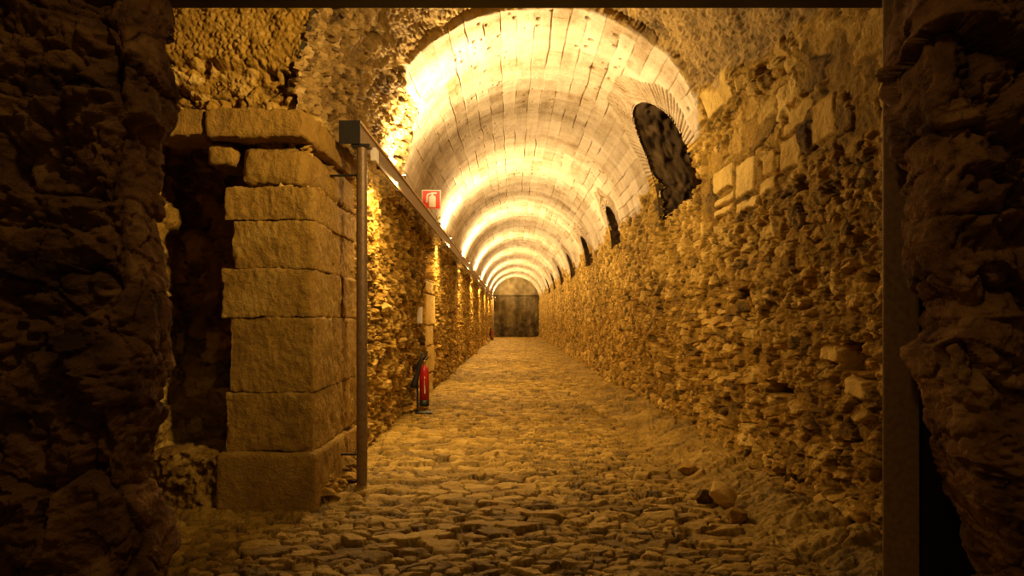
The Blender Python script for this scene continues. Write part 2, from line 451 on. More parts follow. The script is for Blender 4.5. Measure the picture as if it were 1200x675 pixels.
# ---- vault
def vault_field(th, Y):
    t = th * R; tl = (PI - th) * R                 # arc length above the right and left springing
    seam = YSEAM + 0.10 * fbm2(th * 3, th * 0, 201, 3)
    mp = sstep(-0.015, 0.015, Y - seam)
    # pale ashlar of the far vault: courses along the tunnel
    tw = t + 0.022 * fbm2(Y * 2, t * 3, 203, 2)
    row = np.floor(tw / 0.21); fr = tw / 0.21 - row
    z0 = np.zeros_like(row)
    ln = 1.0 + 0.7 * _hash(row, z0, z0, 7); yy = Y / ln + 7 * _hash(row, z0, z0 + 1, 7)
    col = np.floor(yy); fc = (yy - col) * ln
    br = _hash(row, col, z0, 11); br2 = _hash(row, col, z0 + 5, 11)
    dj = np.minimum(fr, 1 - fr) * 0.21; dc = np.minimum(fc, ln - fc)
    jm = sstep(0.44, 0.68, vn2(Y * 2.3, t * 3.1, 205)) * sstep(0.15, 0.5, _hash(np.floor(tw / 0.21 + 0.5), np.floor(Y * 0.9 + 5 * _hash(np.floor(tw / 0.21 + 0.5), z0, z0, 8)), z0, 9))
    groove = (1 - sstep(0.002, 0.013, dj)) * (0.10 + 0.90 * jm) + 0.5 * (1 - sstep(0.003, 0.016, dc)) * jm
    groove = np.clip(groove, 0, 1)
    f1, f2, rid, _, _ = vor(Y / 0.16, t / 0.16, 207)
    pit = (rid > 0.72) * (1 - sstep(0.07, 0.20, f1 / (0.6 + rnd(rid, 1)))) * sstep(0.35, 0.6, vn2(Y * 0.9, t * 1.3, 209))
    n = fbm2(Y * 6, t * 6, 211, 5); ring = fbm2(Y * 2.6, t * 0.25, 213, 4)
    hp = 0.055 + 0.012 * (br - 0.5) + 0.010 * n + 0.012 * ring - 0.016 * groove - 0.035 * pit + 0.02 * fbm2(Y * 0.6, t * 0.8, 214, 2)
    tp = 0.70 + 0.24 * (br2 - 0.5) + 0.26 * ring + 0.10 * n + 0.10 * fbm2(Y * 1.5, t * 14, 216, 3) - 0.46 * groove - 0.55 * pit
    # unplastered vault near the mouth: concrete of small pebbles
    hs, ts = stones(Y, t, 0.075, 0.055, 221, gap=0.6, tilt=0.7, p=2.0, drop=0.2)
    hr = 0.030 * hs + 0.06 * fbm2(Y * 5, t * 5, 223, 5) + 0.05 * fbm2(Y * 1.3, t * 1.3, 224, 3) - 0.05
    tr = 0.38 + 0.35 * (ts - 0.5) + 0.15 * fbm2(Y * 5, t * 5, 223, 4)
    h = hr * (1 - mp) + hp * mp; tone = tr * (1 - mp) + tp * mp
    # rubble rising above the springing
    hv, tv = right_field(Y, SPR + t)
    lim = np.where(Y < seam, 0.75, 0.42 + 0.2 * (Y < 12)) + 0.40 * fbm2(Y * 1.2, t * 1.2, 231, 3)
    mr = 1 - sstep(-0.08, 0.08, t - lim)
    hv2, tv2 = rubble(Y, tl, 241, 0.2, 0.12)
    ml = 1 - sstep(-0.08, 0.08, tl - (0.42 + 0.82 * (1 - sstep(9.3, 10.2, Y)) + 0.3 * fbm2(Y * 1.3, tl * 1.3, 233, 3)))
    h = h * (1 - mr) + (hv - 0.01) * mr; tone = tone * (1 - mr) + tv * mr
    h = h * (1 - ml) + (hv2 + 0.02) * ml; tone = tone * (1 - ml) + (tv2 * 0.85) * ml
    # brick arches round the openings
    for cy, hw, ah, sill in WIN:
        dy = Y - cy; dt = t - (ah - hw)
        rad = np.sqrt(dy ** 2 + dt ** 2); an = np.arctan2(dt, dy)
        ring_m = sstep(hw - 0.01, hw + 0.01, rad) * (1 - sstep(hw + 0.42, hw + 0.46, rad + 0.05 * np.sin(an * 9))) * (dt > -0.05)
        k = np.mod(an * 60 / PI, 1.0); jo = 1 - sstep(0.06, 0.22, np.minimum(k, 1 - k))
        hbk = 0.055 - 0.022 * jo + 0.012 * (_hash(np.floor(an * 60 / PI), z0, z0, 31) - 0.5) + 0.006 * n
        h = h * (1 - ring_m) + hbk * ring_m
        tone = tone * (1 - ring_m) + (0.55 - 0.3 * jo + 0.15 * n) * ring_m
    rough = np.maximum(np.where(mp < 0.5, 1.0, 0.0), 2.0 * (mr > 0.5)); rough = np.where((ml > 0.5) & (mp > 0.5), 1.0, rough)
    return h, tone, rough

def vault_part(th, ysamp):
    T, Yv = np.meshgrid(th, ysamp, indexing='ij')
    h, tone, rough = vault_field(T, Yv)
    rr = R + 0.06 - h
    P = np.stack([CX + rr * np.cos(T), Yv, SPR + rr * np.sin(T)], -1)
    mask = ~win_inside((Yv[:-1, :-1] + Yv[1:, 1:]) / 2, (T[:-1, :-1] + T[1:, 1:]) / 2 * R)
    return P, tone, mask, rough
ysr = np.concatenate([np.linspace(2.85, YP, 70)[:-1], np.geomspace(YP, YEND, 900)])
P, tn, mk, rg1 = vault_part(np.linspace(-0.02, PI / 2, 420), ysr)
n1 = P.shape[0] * P.shape[1]
P2, tn2, mk2, rg2 = vault_part(np.linspace(PI / 2, PI + 0.02, 420), np.geomspace(YP, YEND, 900))
def quads(P, mk):
    n, m = P.shape[:2]; idx = np.arange(n * m).reshape(n, m)
    return np.stack([idx[:-1, :-1], idx[1:, :-1], idx[1:, 1:], idx[:-1, 1:]], -1).reshape(-1, 4)[mk.reshape(-1)]
Vv = np.concatenate([P.reshape(-1, 3), P2.reshape(-1, 3)])
Qq = np.concatenate([quads(P, mk), quads(P2, mk2) + n1])
vm = struct('ceiling', raw_mesh('ceiling', Vv, Qq[:, ::-1], np.concatenate([tn.ravel(), tn2.ravel()])), M['vault'],
       'pale stone barrel vault running the length of the tunnel', 'ceiling')

vm.data.materials.append(M['pebble']); vm.data.materials.append(M['rubble'])
def fm_(a, mk): return a[:-1, :-1].reshape(-1)[mk.reshape(-1)]
vm.data.polygons.foreach_set('material_index', np.concatenate([fm_(rg1, mk), fm_(rg2, mk2)]).astype(np.int32))

# ---- the openings' deep reveals
for i, (cy, hw, ah, sill) in enumerate(WIN):
    tt = ah - hw
    out = []
    for s in np.linspace(0, 1, 26): out.append((cy - hw, sill + (tt - sill) * s))
    for a in np.linspace(PI, 0, 50)[1:-1]: out.append((cy + hw * math.cos(a), tt + hw * math.sin(a)))
    for s in np.linspace(1, 0, 26): out.append((cy + hw, sill + (tt - sill) * s))
    for s in np.linspace(1, 0, 30)[1:-1]: out.append((cy - hw + 2 * hw * s, sill))
    out.append(out[0])
    out = np.array(out)
    dep = np.linspace(-0.02, 1.5, 70)
    Po = np.zeros((len(out), len(dep), 3)); To = np.zeros(Po.shape[:2])
    for j, d in enumerate(dep):
        grow = 0.022 - 0.05 * max(d, 0)
        yy = cy + (out[:, 0] - cy) * (1 + grow / hw)
        tq = np.where(out[:, 1] <= sill + 1e-6, out[:, 1] - 0.02 + 0.22 * d, out[:, 1] + 0.015)
        ang = tq / R
        x = np.where(ang > 0, CX + (R + 0.02) * np.cos(np.maximum(ang, 0)), XR + 0.02)
        z = np.where(ang > 0, SPR + (R + 0.02) * np.sin(np.maximum(ang, 0)), SPR + tq)
        nz = fbm3(x * 6 + d * 6, yy * 6, z * 6, 300 + i, 5, 0.6)
        Po[:, j] = np.stack([x + d + 0.0 * nz, yy + 0.13 * nz * min(1, max(d, 0) * 4), z + 0.10 * nz * min(1, max(d, 0) * 4)], -1)
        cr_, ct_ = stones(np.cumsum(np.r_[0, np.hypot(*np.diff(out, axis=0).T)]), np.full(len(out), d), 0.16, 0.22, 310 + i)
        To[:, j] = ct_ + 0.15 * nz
    back = Po[:, -1]; cen = back.mean(0)
    bk = np.stack([back + (cen - back) * s for s in np.linspace(0, 1, 40)], 1)
    bh, bt_ = rubble(bk[..., 1], bk[..., 2], 330 + i, 0.22, 0.14); bk[:, 1:, 0] -= bh[:, 1:] * 1.5
    Vw = np.concatenate([Po.reshape(-1, 3), bk.reshape(-1, 3)])
    q1 = quads(Po, np.ones((Po.shape[0] - 1, Po.shape[1] - 1), bool)); q2 = quads(bk, np.ones((bk.shape[0] - 1, 39), bool)) + Po.shape[0] * Po.shape[1]
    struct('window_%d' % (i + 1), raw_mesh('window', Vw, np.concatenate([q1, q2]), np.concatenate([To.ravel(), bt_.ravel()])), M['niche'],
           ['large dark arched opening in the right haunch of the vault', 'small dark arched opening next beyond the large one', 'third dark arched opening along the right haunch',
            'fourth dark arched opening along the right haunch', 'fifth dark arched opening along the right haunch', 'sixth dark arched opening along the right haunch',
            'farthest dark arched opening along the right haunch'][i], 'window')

# ---- left wall, with a blocked doorway of dressed stones
ysl = np.geomspace(YP + 0.1, YEND, 900)
vl = np.linspace(-0.1, SPR + 0.03, 480)
Yg, Vg = np.meshgrid(ysl, vl, indexing='ij')
h, t = rubble(Yg, Vg, 401, 0.20, 0.13)
h = h * 1.15
def dressed(h, t, Y, V, y0, y1, zs, hh, tone, seed):
    for k in range(len(zs) - 1):
        yo = y1 + 0.28 * (k % 2) * (1 + 0.3 * math.sin(k * 5 + seed))
        e = np.minimum(np.minimum(Y - y0, yo - Y), np.minimum(V - zs[k], zs[k + 1] - V)) + 0.012 * fbm2(Y * 9, V * 9, seed, 2)
        kk = sstep(0.0, 0.03, e)
        h = h * (1 - kk) + kk * (hh + 0.014 * fbm2(Y * 10, V * 10, seed + 1, 4)); t = t * (1 - kk) + kk * (tone + 0.10 * math.sin(k * 7.0 + seed))
    return h, t
h, t = dressed(h, t, Yg, Vg, 12.55, 13.75, [-0.1, 0.42, 0.95, 1.35, 1.95, 2.2], 0.085, 0.82, 420)
e = np.minimum(np.minimum(Yg - 13.0, 14.2 - Yg), np.minimum(Vg - 2.22, 2.95 - Vg)) + 0.03 * fbm2(Yg * 4, Vg * 4, 424, 2)
h = h - 0.20 * sstep(0, 0.06, e)
e = np.minimum(np.minimum(Yg - 14.1, 14.7 - Yg), np.minimum(Vg - 1.35, 2.05 - Vg)) + 0.03 * fbm2(Yg * 4, Vg * 4, 425, 2)
h = h - 0.15 * sstep(0, 0.06, e)
foot = 0.22 * (1 - sstep(0.0, 0.35, Vg)) * sstep(0.1, 0.6, fbm2(Yg * 0.35, Vg * 0.5, 430, 2) + 0.1)
P = np.stack([XL - 0.03 + h + foot, Yg, Vg], -1)
struct('wall_left', grid_mesh('wall_left', P, t, None, True), M['rubble'], 'rough rubble stone wall on the left below the lighting rail', 'wall')

# ---- floor
ysf = np.concatenate([np.linspace(-3.0, 3.2, 20)[:-1], np.geomspace(3.2, YEND, 1000)])
xsf = np.linspace(-3.7, 2.6, 860)
Yg, Xg = np.meshgrid(ysf, xsf, indexing='ij')
h1, t1 = stones(Xg, Yg, 0.22, 0.135, 501, gap=0.13, tilt=0.7, jit=1.0, warp=0.55, p=2.8, drop=0.10, dome=0.12)
h2, t2 = stones(Xg, Yg, 0.12, 0.08, 511, gap=0.16, tilt=0.7, jit=1.0, warp=0.55, p=2.6, drop=0.15, dome=0.15)
mm = sstep(-0.05, 0.12, fbm2(Xg * 1.3, Yg * 1.6, 521, 3) + 0.10)
hs = 0.066 * h1 * mm + 0.046 * h2 * (1 - mm); ts = t1 * mm + t2 * (1 - mm)
ts = ts - 0.22 * (1 - sstep(0.05, 0.45, h1 * mm + h2 * (1 - mm)))
ts = 0.5 + (ts - 0.5) * 0.75
n = fbm2(Xg * 8, Yg * 8, 523, 4)
earth = sstep(1.35, 1.95, Xg + 0.35 * fbm2(Xg * 1.5, Yg * 0.9, 525, 3)) * (1 - 0.5 * sstep(12, 18, Yg))
earth = np.maximum(earth, 0.7 * (1 - sstep(-1.62, -1.40, Xg + 0.1 * fbm2(Xg * 2, Yg * 2, 526, 2))) * (Yg > 5))
hs = hs * (1 - 0.8 * earth) + earth * (0.10 * fbm2(Xg * 4, Yg * 5, 527, 6, 0.6) + 0.022 * h2 + 0.006)
ts = ts * (1 - earth) + earth * (0.42 + 0.3 * fbm2(Xg * 3, Yg * 3, 529, 4))
mound = 0.13 * sstep(1.45, 2.25, Xg + 0.25 * fbm2(Xg * 1.1, Yg * 0.8, 531, 3)) * (1 - 0.6 * sstep(10, 16, Yg))
hs = hs + mound + 0.022 * fbm2(Xg * 0.7, Yg * 0.7, 533, 3) + 0.012 * n - 0.03
P = np.stack([Xg, Yg, hs], -1)
struct('floor', grid_mesh('floor', P, ts + 0.08 * n, None, True), M['floor'], 'worn cobblestone floor running down the tunnel', 'floor')

# ---- end wall
xe = np.linspace(-1.9, 2.6, 160); ze = np.linspace(-0.1, 5.2, 190)
Xg, Zg = np.meshgrid(xe, ze, indexing='ij')
stain = fbm2(Xg * 2.6, Zg * 0.35, 601, 4); n = fbm2(Xg * 2, Zg * 2, 603, 4)
band = sstep(3.50, 3.62, Zg); line = np.exp(-((Zg - 3.5) / 0.06) ** 2)
lowr = (1 - sstep(1.0, 1.6, Zg + 0.7 * n))
tone = 0.50 + 0.35 * stain + 0.1 * n + 0.18 * band - 0.3 * line - 0.12 * lowr
bulge = 0.6 * sstep(1.95, 2.4, Xg + 0.25 * n) * (1 - sstep(1.0, 2.2, Zg))
P = np.stack([Xg, YEND - 0.02 + 0.08 * band - 0.10 * lowr * (0.5 + n) - 0.05 * n - bulge, Zg], -1)
struct('wall_end', grid_mesh('wall_end', P, tone), M['end'], 'dark stained wall closing the far end of the tunnel', 'wall')

# ---- facade above and beside the pier, facing the entrance hall
NX0, NX1, NZ1 = -2.86, -2.06, 2.86                 # recess left of the pier
xf = np.linspace(-3.6, -0.6, 430); zf = np.linspace(-0.1, 5.3, 620)
Xg, Zg = np.meshgrid(xf, zf, indexing='ij')
h0, t0 = rubble(Xg, Zg, 701, 0.26, 0.15)
hp, tp = stones(Xg, Zg, 0.045, 0.045, 711, gap=0.7, tilt=0.6, p=2.0)
hc, tc_ = stones(Xg, Zg, 0.10, 0.085, 721, gap=0.45, tilt=0.4, p=2.0)
mz = sstep(3.40, 3.52, Zg + 0.08 * fbm2(Xg * 4, Zg * 4, 713, 2))
mc = np.exp(-((Zg - 3.42 - 0.04 * np.sin(Xg * 5)) / 0.06) ** 2)
h = h0 * (1 - mz) + (0.020 * hp + 0.045 * fbm2(Xg * 9, Zg * 9, 715, 5, 0.6) + 0.06) * mz
t = t0 * (1 - mz) + (0.5 + 0.4 * (tp - 0.5)) * mz
h = h + mc * 0.035 * hc
P = np.stack([Xg, YP + 0.10 - h, Zg], -1)
xm = (Xg[:-1, :-1] + Xg[1:, 1:]) / 2; zm = (Zg[:-1, :-1] + Zg[1:, 1:]) / 2
inside = ((xm > -1.70) & (zm < SPR)) | ((xm - CX) ** 2 + (zm - SPR) ** 2 < (R + 0.06) ** 2) & (zm >= SPR)
recess = (xm > NX0) & (xm < NX1) & (zm < NZ1)
struct('wall_front', grid_mesh('wall_front', P, t, ~(inside | recess), True), M['rubble'], 'rough stone wall above the pier facing the entrance', 'wall')
# recess: back and cheeks
items = []
def plane_field(o, du, dv, nu, nv, seed, nrm, amp=1.0):
    a, b = np.meshgrid(np.linspace(0, 1, nu), np.linspace(0, 1, nv), indexing='ij')
    P = np.array(o) + a[..., None] * np.array(du) + b[..., None] * np.array(dv)
    lu = np.linalg.norm(du); lv = np.linalg.norm(dv)
    hh, tt = rubble(a * lu, b * lv, seed, 0.34, 0.26)
    P = P + (hh * amp)[..., None] * np.array(nrm)
    q = quads(P, np.ones((nu - 1, nv - 1), bool))
    return P.reshape(-1, 3), q, tt.ravel()
yb = YP + 0.75
items.append(plane_field((NX0 - 0.1, yb, -0.1), (NX1 - NX0 + 0.3, 0, 0), (0, 0, NZ1 + 0.2), 60, 200, 731, (0, -1, 0)))
items.append(plane_field((NX0 - 0.06, YP, -0.1), (0, 0.8, 0), (0, 0, NZ1 + 0.2), 60, 200, 733, (1, 0, 0)))
items.append(plane_field((NX1 + 0.05, YP + 0.1, -0.1), (0, 0.7, 0), (0, 0, NZ1 + 0.2), 50, 200, 735, (-1, 0, 0)))
items.append(plane_field((NX0 - 0.1, YP + 0.02, NZ1 + 0.05), (NX1 - NX0 + 0.3, 0, 0), (0, 0.8, 0), 60, 60, 737, (0, 0, -1)))
V_, q_, t_ = join_raw(items)
struct('wall_recess', raw_mesh('wall_recess', V_, q_, t_), M['rubble'], 'shadowed rubble recess between pier and dark entrance rock', 'wall')
# side wall and ceiling of the entrance hall
a = plane_field((-3.5, 2.7, -0.1), (0, 2.8, 0), (0, 0, 5.5), 90, 160, 741, (1, 0, 0))
struct('wall_hall', raw_mesh('wall_hall', *a), M['rubble'], 'stone side wall of the entrance hall', 'wall')
bm = bmesh.new(); add_box(bm, -3.7, 3.0, 2.6, YP + 0.2, 5.25, 5.5)
struct('ceiling_hall', bm_obj('tmp', bm, None).data, M['niche'], 'flat ceiling of the entrance hall', 'ceiling'); bpy.data.objects.remove(bpy.data.objects['tmp'])

# ---- pier of dressed blocks
pier = empty('stone_pier', (-1.9, YP, 0), 'tall pier of large dressed stone blocks at the tunnel mouth', 'pier')
pier['kind'] = 'structure'
def pier_part(name, items):
    V, q, t = join_raw(items)
    V = V - np.array(pier.location)
    return link(name, raw_mesh(name, V, q, t), M['ashlar'], pier)
PX0, PX1 = -2.24, -1.545
pier_part('plinth', [rough_box(-2.27, -1.50, YP - 0.06, YP + 1.05, -0.08, 0.43, 0.018, 0.035, 0.016, 3),
                     rough_box(-1.95, -1.53, YP + 1.03, YP + 1.60, -0.08, 0.40, 0.018, 0.03, 0.016, 4)])
cs = [0.43, 0.89, 1.47, 1.845, 2.22, 2.475]
rng = random.Random(5)
for k in range(5):
    z0, z1 = cs[k] + 0.001, cs[k + 1] - 0.001
    xl = [PX0 + 0.03, PX0 + 0.06, PX0 + 0.0, PX0 + 0.08, PX0 + 0.03][k]
    cut = [0.85, 0.55, 0.95, 0.60, 0.75][k]
    pier_part('ashlar_block', [rough_box(xl, PX1 + rng.uniform(-0.008, 0.012), YP + rng.uniform(-0.01, 0.012), YP + cut, z0, z1, 0.012, 0.014, 0.022, 10 + k, 7, 0.018)])
    pier_part('ashlar_block', [rough_box(-1.95, PX1 + rng.uniform(-0.03, 0.01), YP + cut + 0.004, YP + 1.55, z0, z1, 0.014, 0.014, 0.022, 30 + k, 7, 0.018)])
pier_part('capital_stone', [rough_box(-2.11, -1.58, YP - 0.01, YP + 0.7, 2.49, 2.80, 0.016, 0.10, 0.022, 50, 5, 0.05)])
pier_part('capital_stone', [rough_box(-1.95, -1.57, YP + 0.71, YP + 1.5, 2.49, 2.81, 0.02, 0.07, 0.02, 51, 5, 0.04)])
pier_part('wedge_stone', [rough_box(-2.37, -2.13, YP + 0.0, YP + 0.4, 2.64, 2.83, 0.016, 0.07, 0.02, 52, 6, 0.04)])
pier_part('ledge', [rough_box(-2.32, -1.56, YP - 0.13, YP + 0.35, 2.83, 3.05, 0.016, 0.03, 0.02, 60, 5, 0.03),
                    rough_box(-1.9, -1.54, YP + 0.33, YP + 1.5, 2.83, 3.04, 0.02, 0.03, 0.02, 61, 5, 0.03)])
pier_part('ledge', [rough_box(-2.78, -2.33, YP - 0.10, YP + 0.35, 2.85, 3.06, 0.016, 0.035, 0.022, 62, 5, 0.03)])
# low mass of rough masonry at the foot of the recess
V, q, t = rough_box(-2.85, -2.26, YP - 0.02, YP + 0.7, -0.08, 0.43, 0.014, 0.10, 0.05, 70, 5, 0.05)
hh, tt = rubble(V[:, 0], V[:, 2], 75, 0.18, 0.13)
V[:, 1] -= hh * 0.9 * (V[:, 1] < YP + 0.2)
o = struct('wall_footing', raw_mesh('wall_footing', V, q, tt), M['ashlar'], 'low broken rubble footing left of the pier base', 'wall')

# ---- the dark rock of the entrance opening, left and right, and above it
def rock_jamb(edge, sign, y_front, y_back, x_out, seed, nz=640, z1=3.3):
    """edge: list of (Z, X) silhouette points; sign -1 = rock lies to the left of the edge"""
    z = np.linspace(-0.1, z1, nz)
    ez = np.interp(z, [p[0] for p in edge], [p[1] for p in edge])
    r = 0.13
    sect = []
    for s in np.linspace(0, 1, 300): sect.append((1.0 - s, 0.0, 'f'))
    for a in np.linspace(0, PI / 2, 30)[1:]: sect.append((a, 0, 'c'))
    for s in np.linspace(0, 1, 90)[1:]: sect.append((s, 0, 'r'))
    for a in np.linspace(0, PI / 2, 20)[1:]: sect.append((a, 0, 'd'))
    for s in np.linspace(0, 1, 40)[1:]: sect.append((s, 0, 'b'))
    n = len(sect)
    X = np.zeros((n, nz)); Y = np.zeros((n, nz)); NXn = np.zeros((n, nz)); NYn = np.zeros((n, nz)); U = np.zeros((n, nz))
    for i, (a, _, k) in enumerate(sect):
        xe_ = ez + sign * r                                   # where the face ends and the corner begins
        if k == 'f':
            X[i] = xe_ + (x_out - xe_) * a; Y[i] = y_front; nn = (0, -1)
        elif k == 'c':
            X[i] = xe_ - sign * r * math.sin(a); Y[i] = y_front + r - r * math.cos(a); nn = (-sign * math.sin(a), -math.cos(a))
        elif k == 'r':
            X[i] = ez; Y[i] = y_front + r + (y_back - y_front - 2 * r) * a; nn = (-sign, 0)
        elif k == 'd':
            X[i] = xe_ - sign * r * math.cos(a); Y[i] = y_back - r + r * math.sin(a); nn = (-sign * math.cos(a), math.sin(a))
        else:
            X[i] = xe_ + (x_out - xe_) * a; Y[i] = y_back; nn = (0, 1)
        NXn[i] = nn[0]; NYn[i] = nn[1]
    Zg = np.broadcast_to(z, X.shape)
    q = 1.0
    # broad broken facets of a rock face
    wx = X + 0.12 * fbm3(X * 3, Y * 3, Zg * 3, seed + 1, 3); wz = Zg + 0.12 * fbm3(X * 3 + 9, Y * 3, Zg * 3, seed + 2, 3)
    f1, f2, rid, ox, oy = vor((wx + Y * 0.8) / 0.36, wz / 0.30, seed, 1.0, 2.0)
    fac = ox * (rnd(rid, 1) - 0.5) * 0.28 + oy * (rnd(rid, 2) - 0.5) * 0.28 + (rnd(rid, 3) - 0.5) * 0.07
    crack = 1 - sstep(0.0, 0.10, f2 - f1)
    g1, g2, gid, gx, gy = vor((wx + Y * 0.8) / 0.13, wz / 0.10, seed + 3, 1.0, 2.0)
    fac2 = gx * (rnd(gid, 1) - 0.5) * 0.09 + gy * (rnd(gid, 2) - 0.5) * 0.09 + (rnd(gid, 3) - 0.5) * 0.02
    nz_ = fbm3(X * 8, Y * 8, Zg * 8, seed + 4, 5)
    rg = 1 - np.clip(np.abs(fbm3(X * 5, Y * 5, Zg * 6, seed + 8, 4, 0.6)) * 2.6, 0, 1)
    d = fac * 0.9 + fac2 * 0.9 - 0.020 * crack + 0.085 * fbm3(X * 6, Y * 6, Zg * 7, seed + 5, 6, 0.62) - 0.05 * rg ** 3
    side = np.abs(NXn)
    d = d * (1 - 0.65 * side) - 0.030 * side
    P = np.stack([X + NXn * d, Y + NYn * d, Zg], -1)
    tone = 0.5 + 0.22 * (rid - 0.5) + 0.45 * nz_ - 0.05 * crack
    return grid_mesh('rock', P, tone, None, sign > 0)

def edge_pts(pts, Y):
    return sorted([(CAM_H + (375 - py) * Y / F, (px - 600) * Y / F) for px, py in pts])
le = edge_pts([(196, -40), (197, 0), (203, 40), (209, 80), (212, 130), (210, 152), (196, 164), (194, 190), (197, 230), (204, 280), (208, 330), (212, 370), (210, 420),
               (203, 470), (197, 520), (196, 560), (198, 610), (199, 675), (197, 850)], 2.50)
struct('wall_entrance_left', rock_jamb(le, -1, 2.25, 2.62, -3.8, 801), M['rock'], 'dark broken rock mass filling the left edge of the entrance', 'wall')
re_ = edge_pts([(1052, -40), (1050, 0), (1048, 60), (1042, 95), (1043, 140), (1048, 165), (1048, 185), (1052, 210), (1052, 290), (1060, 335), (1076, 358), (1078, 385), (1064, 405),
                (1070, 440), (1080, 470), (1084, 500), (1096, 540), (1110, 580), (1126, 625), (1135, 675), (1150, 850)], 2.50)
struct('wall_entrance_right', rock_jamb(re_, 1, 2.25, 2.62, 3.2, 851), M['rock'], 'dark pitted rock mass filling the right edge of the entrance', 'wall')
V, q, t = rough_box(-3.8, 3.2, 2.35, 2.98, 2.92, 5.5, 0.05, 0.06, 0.05, 880, 3, 0.03)
struct('wall_entrance_top', raw_mesh('wall_entrance_top', V, q, t), M['rock'], 'dark rock wall over the entrance opening', 'wall')

# ================================================================== THINGS
# ---- steel frame of the entrance gate
fr = empty('gate_frame', (1.53, 2.7, 0), 'dark flat steel gate frame standing against the right entrance rock', 'gate frame')
def at_parent(o, root):
    o.location = (-root.location.x, -root.location.y, -root.location.z); return o
bm = bmesh.new(); add_box(bm, 1.470, 1.613, 2.70, 2.712, -0.02, 2.725); at_parent(bm_obj('jamb', bm, M['frame'], fr, bevel=0.004), fr)
bm = bmesh.new(); add_box(bm, -1.62, 1.62, 2.68, 2.80, 2.728, 2.90)
o = at_parent(bm_obj('lintel_beam', bm, M['blacksteel'], fr, bevel=0.004), fr); o['label'] = 'black steel beam across the top'
bm = bmesh.new(); add_box(bm, 1.615, 2.36, 2.74, 2.77, 0.02, 2.68)  # added sheet hiding the lit wall, so the gap stays black
o = at_parent(bm_obj('gap_mask_panel', bm, M['blacksteel'], fr, bevel=0.003), fr); o['label'] = 'added black sheet filling the dark gap beside the jamb'

# ---- lighting rail with its posts
RX0, RX1, RZ0, RZ1 = -1.49, -1.325, 2.985, 3.175
RY0, RY1 = 5.92, 56.0
rail = empty('lighting_rail', (-1.285, 5.97, 0), 'brown steel lighting rail on posts along the left wall', 'lighting rail')
def rp(name, bm, mat, **k): return at_parent(bm_obj(name, bm, mat, rail, **k), rail)
bm = bmesh.new(); add_box(bm, RX0, RX1, RY0, RY1, RZ1 - 0.03, RZ1 - 0.012); rp('channel', bm, M['rail'], bevel=0.003)
bm = bmesh.new(); add_box(bm, RX1 - 0.014, RX1, RY0, RY1, RZ0, RZ1 - 0.031); rp('side_web', bm, M['rail'])
bm = bmesh.new(); add_box(bm, RX1 - 0.025, RX1 + 0.014, RY0, RY1, RZ1 - 0.016, RZ1 + 0.006); rp('edge_strip', bm, M['lip'], bevel=0.003)['label'] = 'pale top edge strip'
bm = bmesh.new(); add_box(bm, RX0 - 0.01, RX1 + 0.012, RY0 - 0.012, RY0, RZ0 - 0.01, RZ1 + 0.004); rp('end_cap', bm, M['blacksteel'], bevel=0.003)
for y in (5.98, 47.5):
    bm = bmesh.new(); add_tube(bm, (-1.315, y, -0.05), (-1.315, y, RZ0 + 0.002), 0.047, n=28); rp('post', bm, M['steel'], smooth=False)
bm = bmesh.new(); add_box(bm, -1.40, -1.235, 5.93, 6.04, RZ0 - 0.03, RZ0 - 0.002); rp('bracket', bm, M['blacksteel'], bevel=0.003)
for z in (0.27, 2.72):
    bm = bmesh.new(); add_tube(bm, (-1.315, 5.99, z), (-1.60, 6.01, z), 0.010, n=10); rp('tie_rod', bm, M['blacksteel'])
bm = bmesh.new(); add_box(bm, -1.275, -1.225, 6.15, 6.28, RZ0 - 0.10, RZ0 + 0.02); rp('junction_box', bm, M['white'], bevel=0.004)['label'] = 'small pale junction box behind the post'

# ---- lamps
ORD = ['first', 'second', 'third', 'fourth', 'fifth', 'sixth', 'seventh', 'eighth']
def parts_copy(root, loc, label, group):
    r = root.copy(); C.objects.link(r); r.location = loc; r['label'] = label; r['group'] = group
    for ch in list(root.children):
        c = ch.copy(); C.objects.link(c); c.parent = r
    return r
up = empty('uplight', (-1.385, 8.9, RZ1 - 0.01), 'first uplight on the rail, counted from the near post', 'uplight', 'uplights along the rail')
bm = bmesh.new(); add_box(bm, -0.05, 0.05, -0.30, 0.30, 0.04, 0.11); bm_obj('housing', bm, M['grey'], up, bevel=0.008)
bm = bmesh.new(); add_box(bm, -0.038, 0.038, -0.28, 0.28, 0.1105, 0.118); bm_obj('lens', bm, M['glow'], up, bevel=0.002)
for s in (-0.24, 0.24):
    bm = bmesh.new(); add_box(bm, -0.03, 0.03, s - 0.015, s + 0.015, 0.0, 0.045); bm_obj('bracket', bm, M['blacksteel'], up)
area_light('uplight_light', (0, 0, 0.135), (0.62, 0, 1), 0.07, 0.55, UP_W, UPL, parent=up)
bt = empty('tube_light', (-1.40, 7.85, RZ1 - 0.031), 'first tube light under the rail, just beyond the near post', 'tube light', 'tube lights under the rail')
bm = bmesh.new(); add_box(bm, -0.04, 0.04, -0.66, 0.66, -0.045, 0.0); bm_obj('housing', bm, M['grey'], bt, bevel=0.004)
bm = bmesh.new(); add_tube(bm, (0, -0.60, -0.065), (0, 0.60, -0.065), 0.014, n=14); bm_obj('tube', bm, M['glow'], bt, smooth=False)
for s in (-0.62, 0.62):
    bm = bmesh.new(); add_box(bm, -0.03, 0.03, s - 0.02, s + 0.02, -0.10, -0.04); bm_obj('end_holder', bm, M['blacksteel'], bt, bevel=0.004)
area_light('tube_light_light', (0, 0, -0.122), (0.12, 0, -1), 0.05, 1.2, DOWN_W, parent=bt)
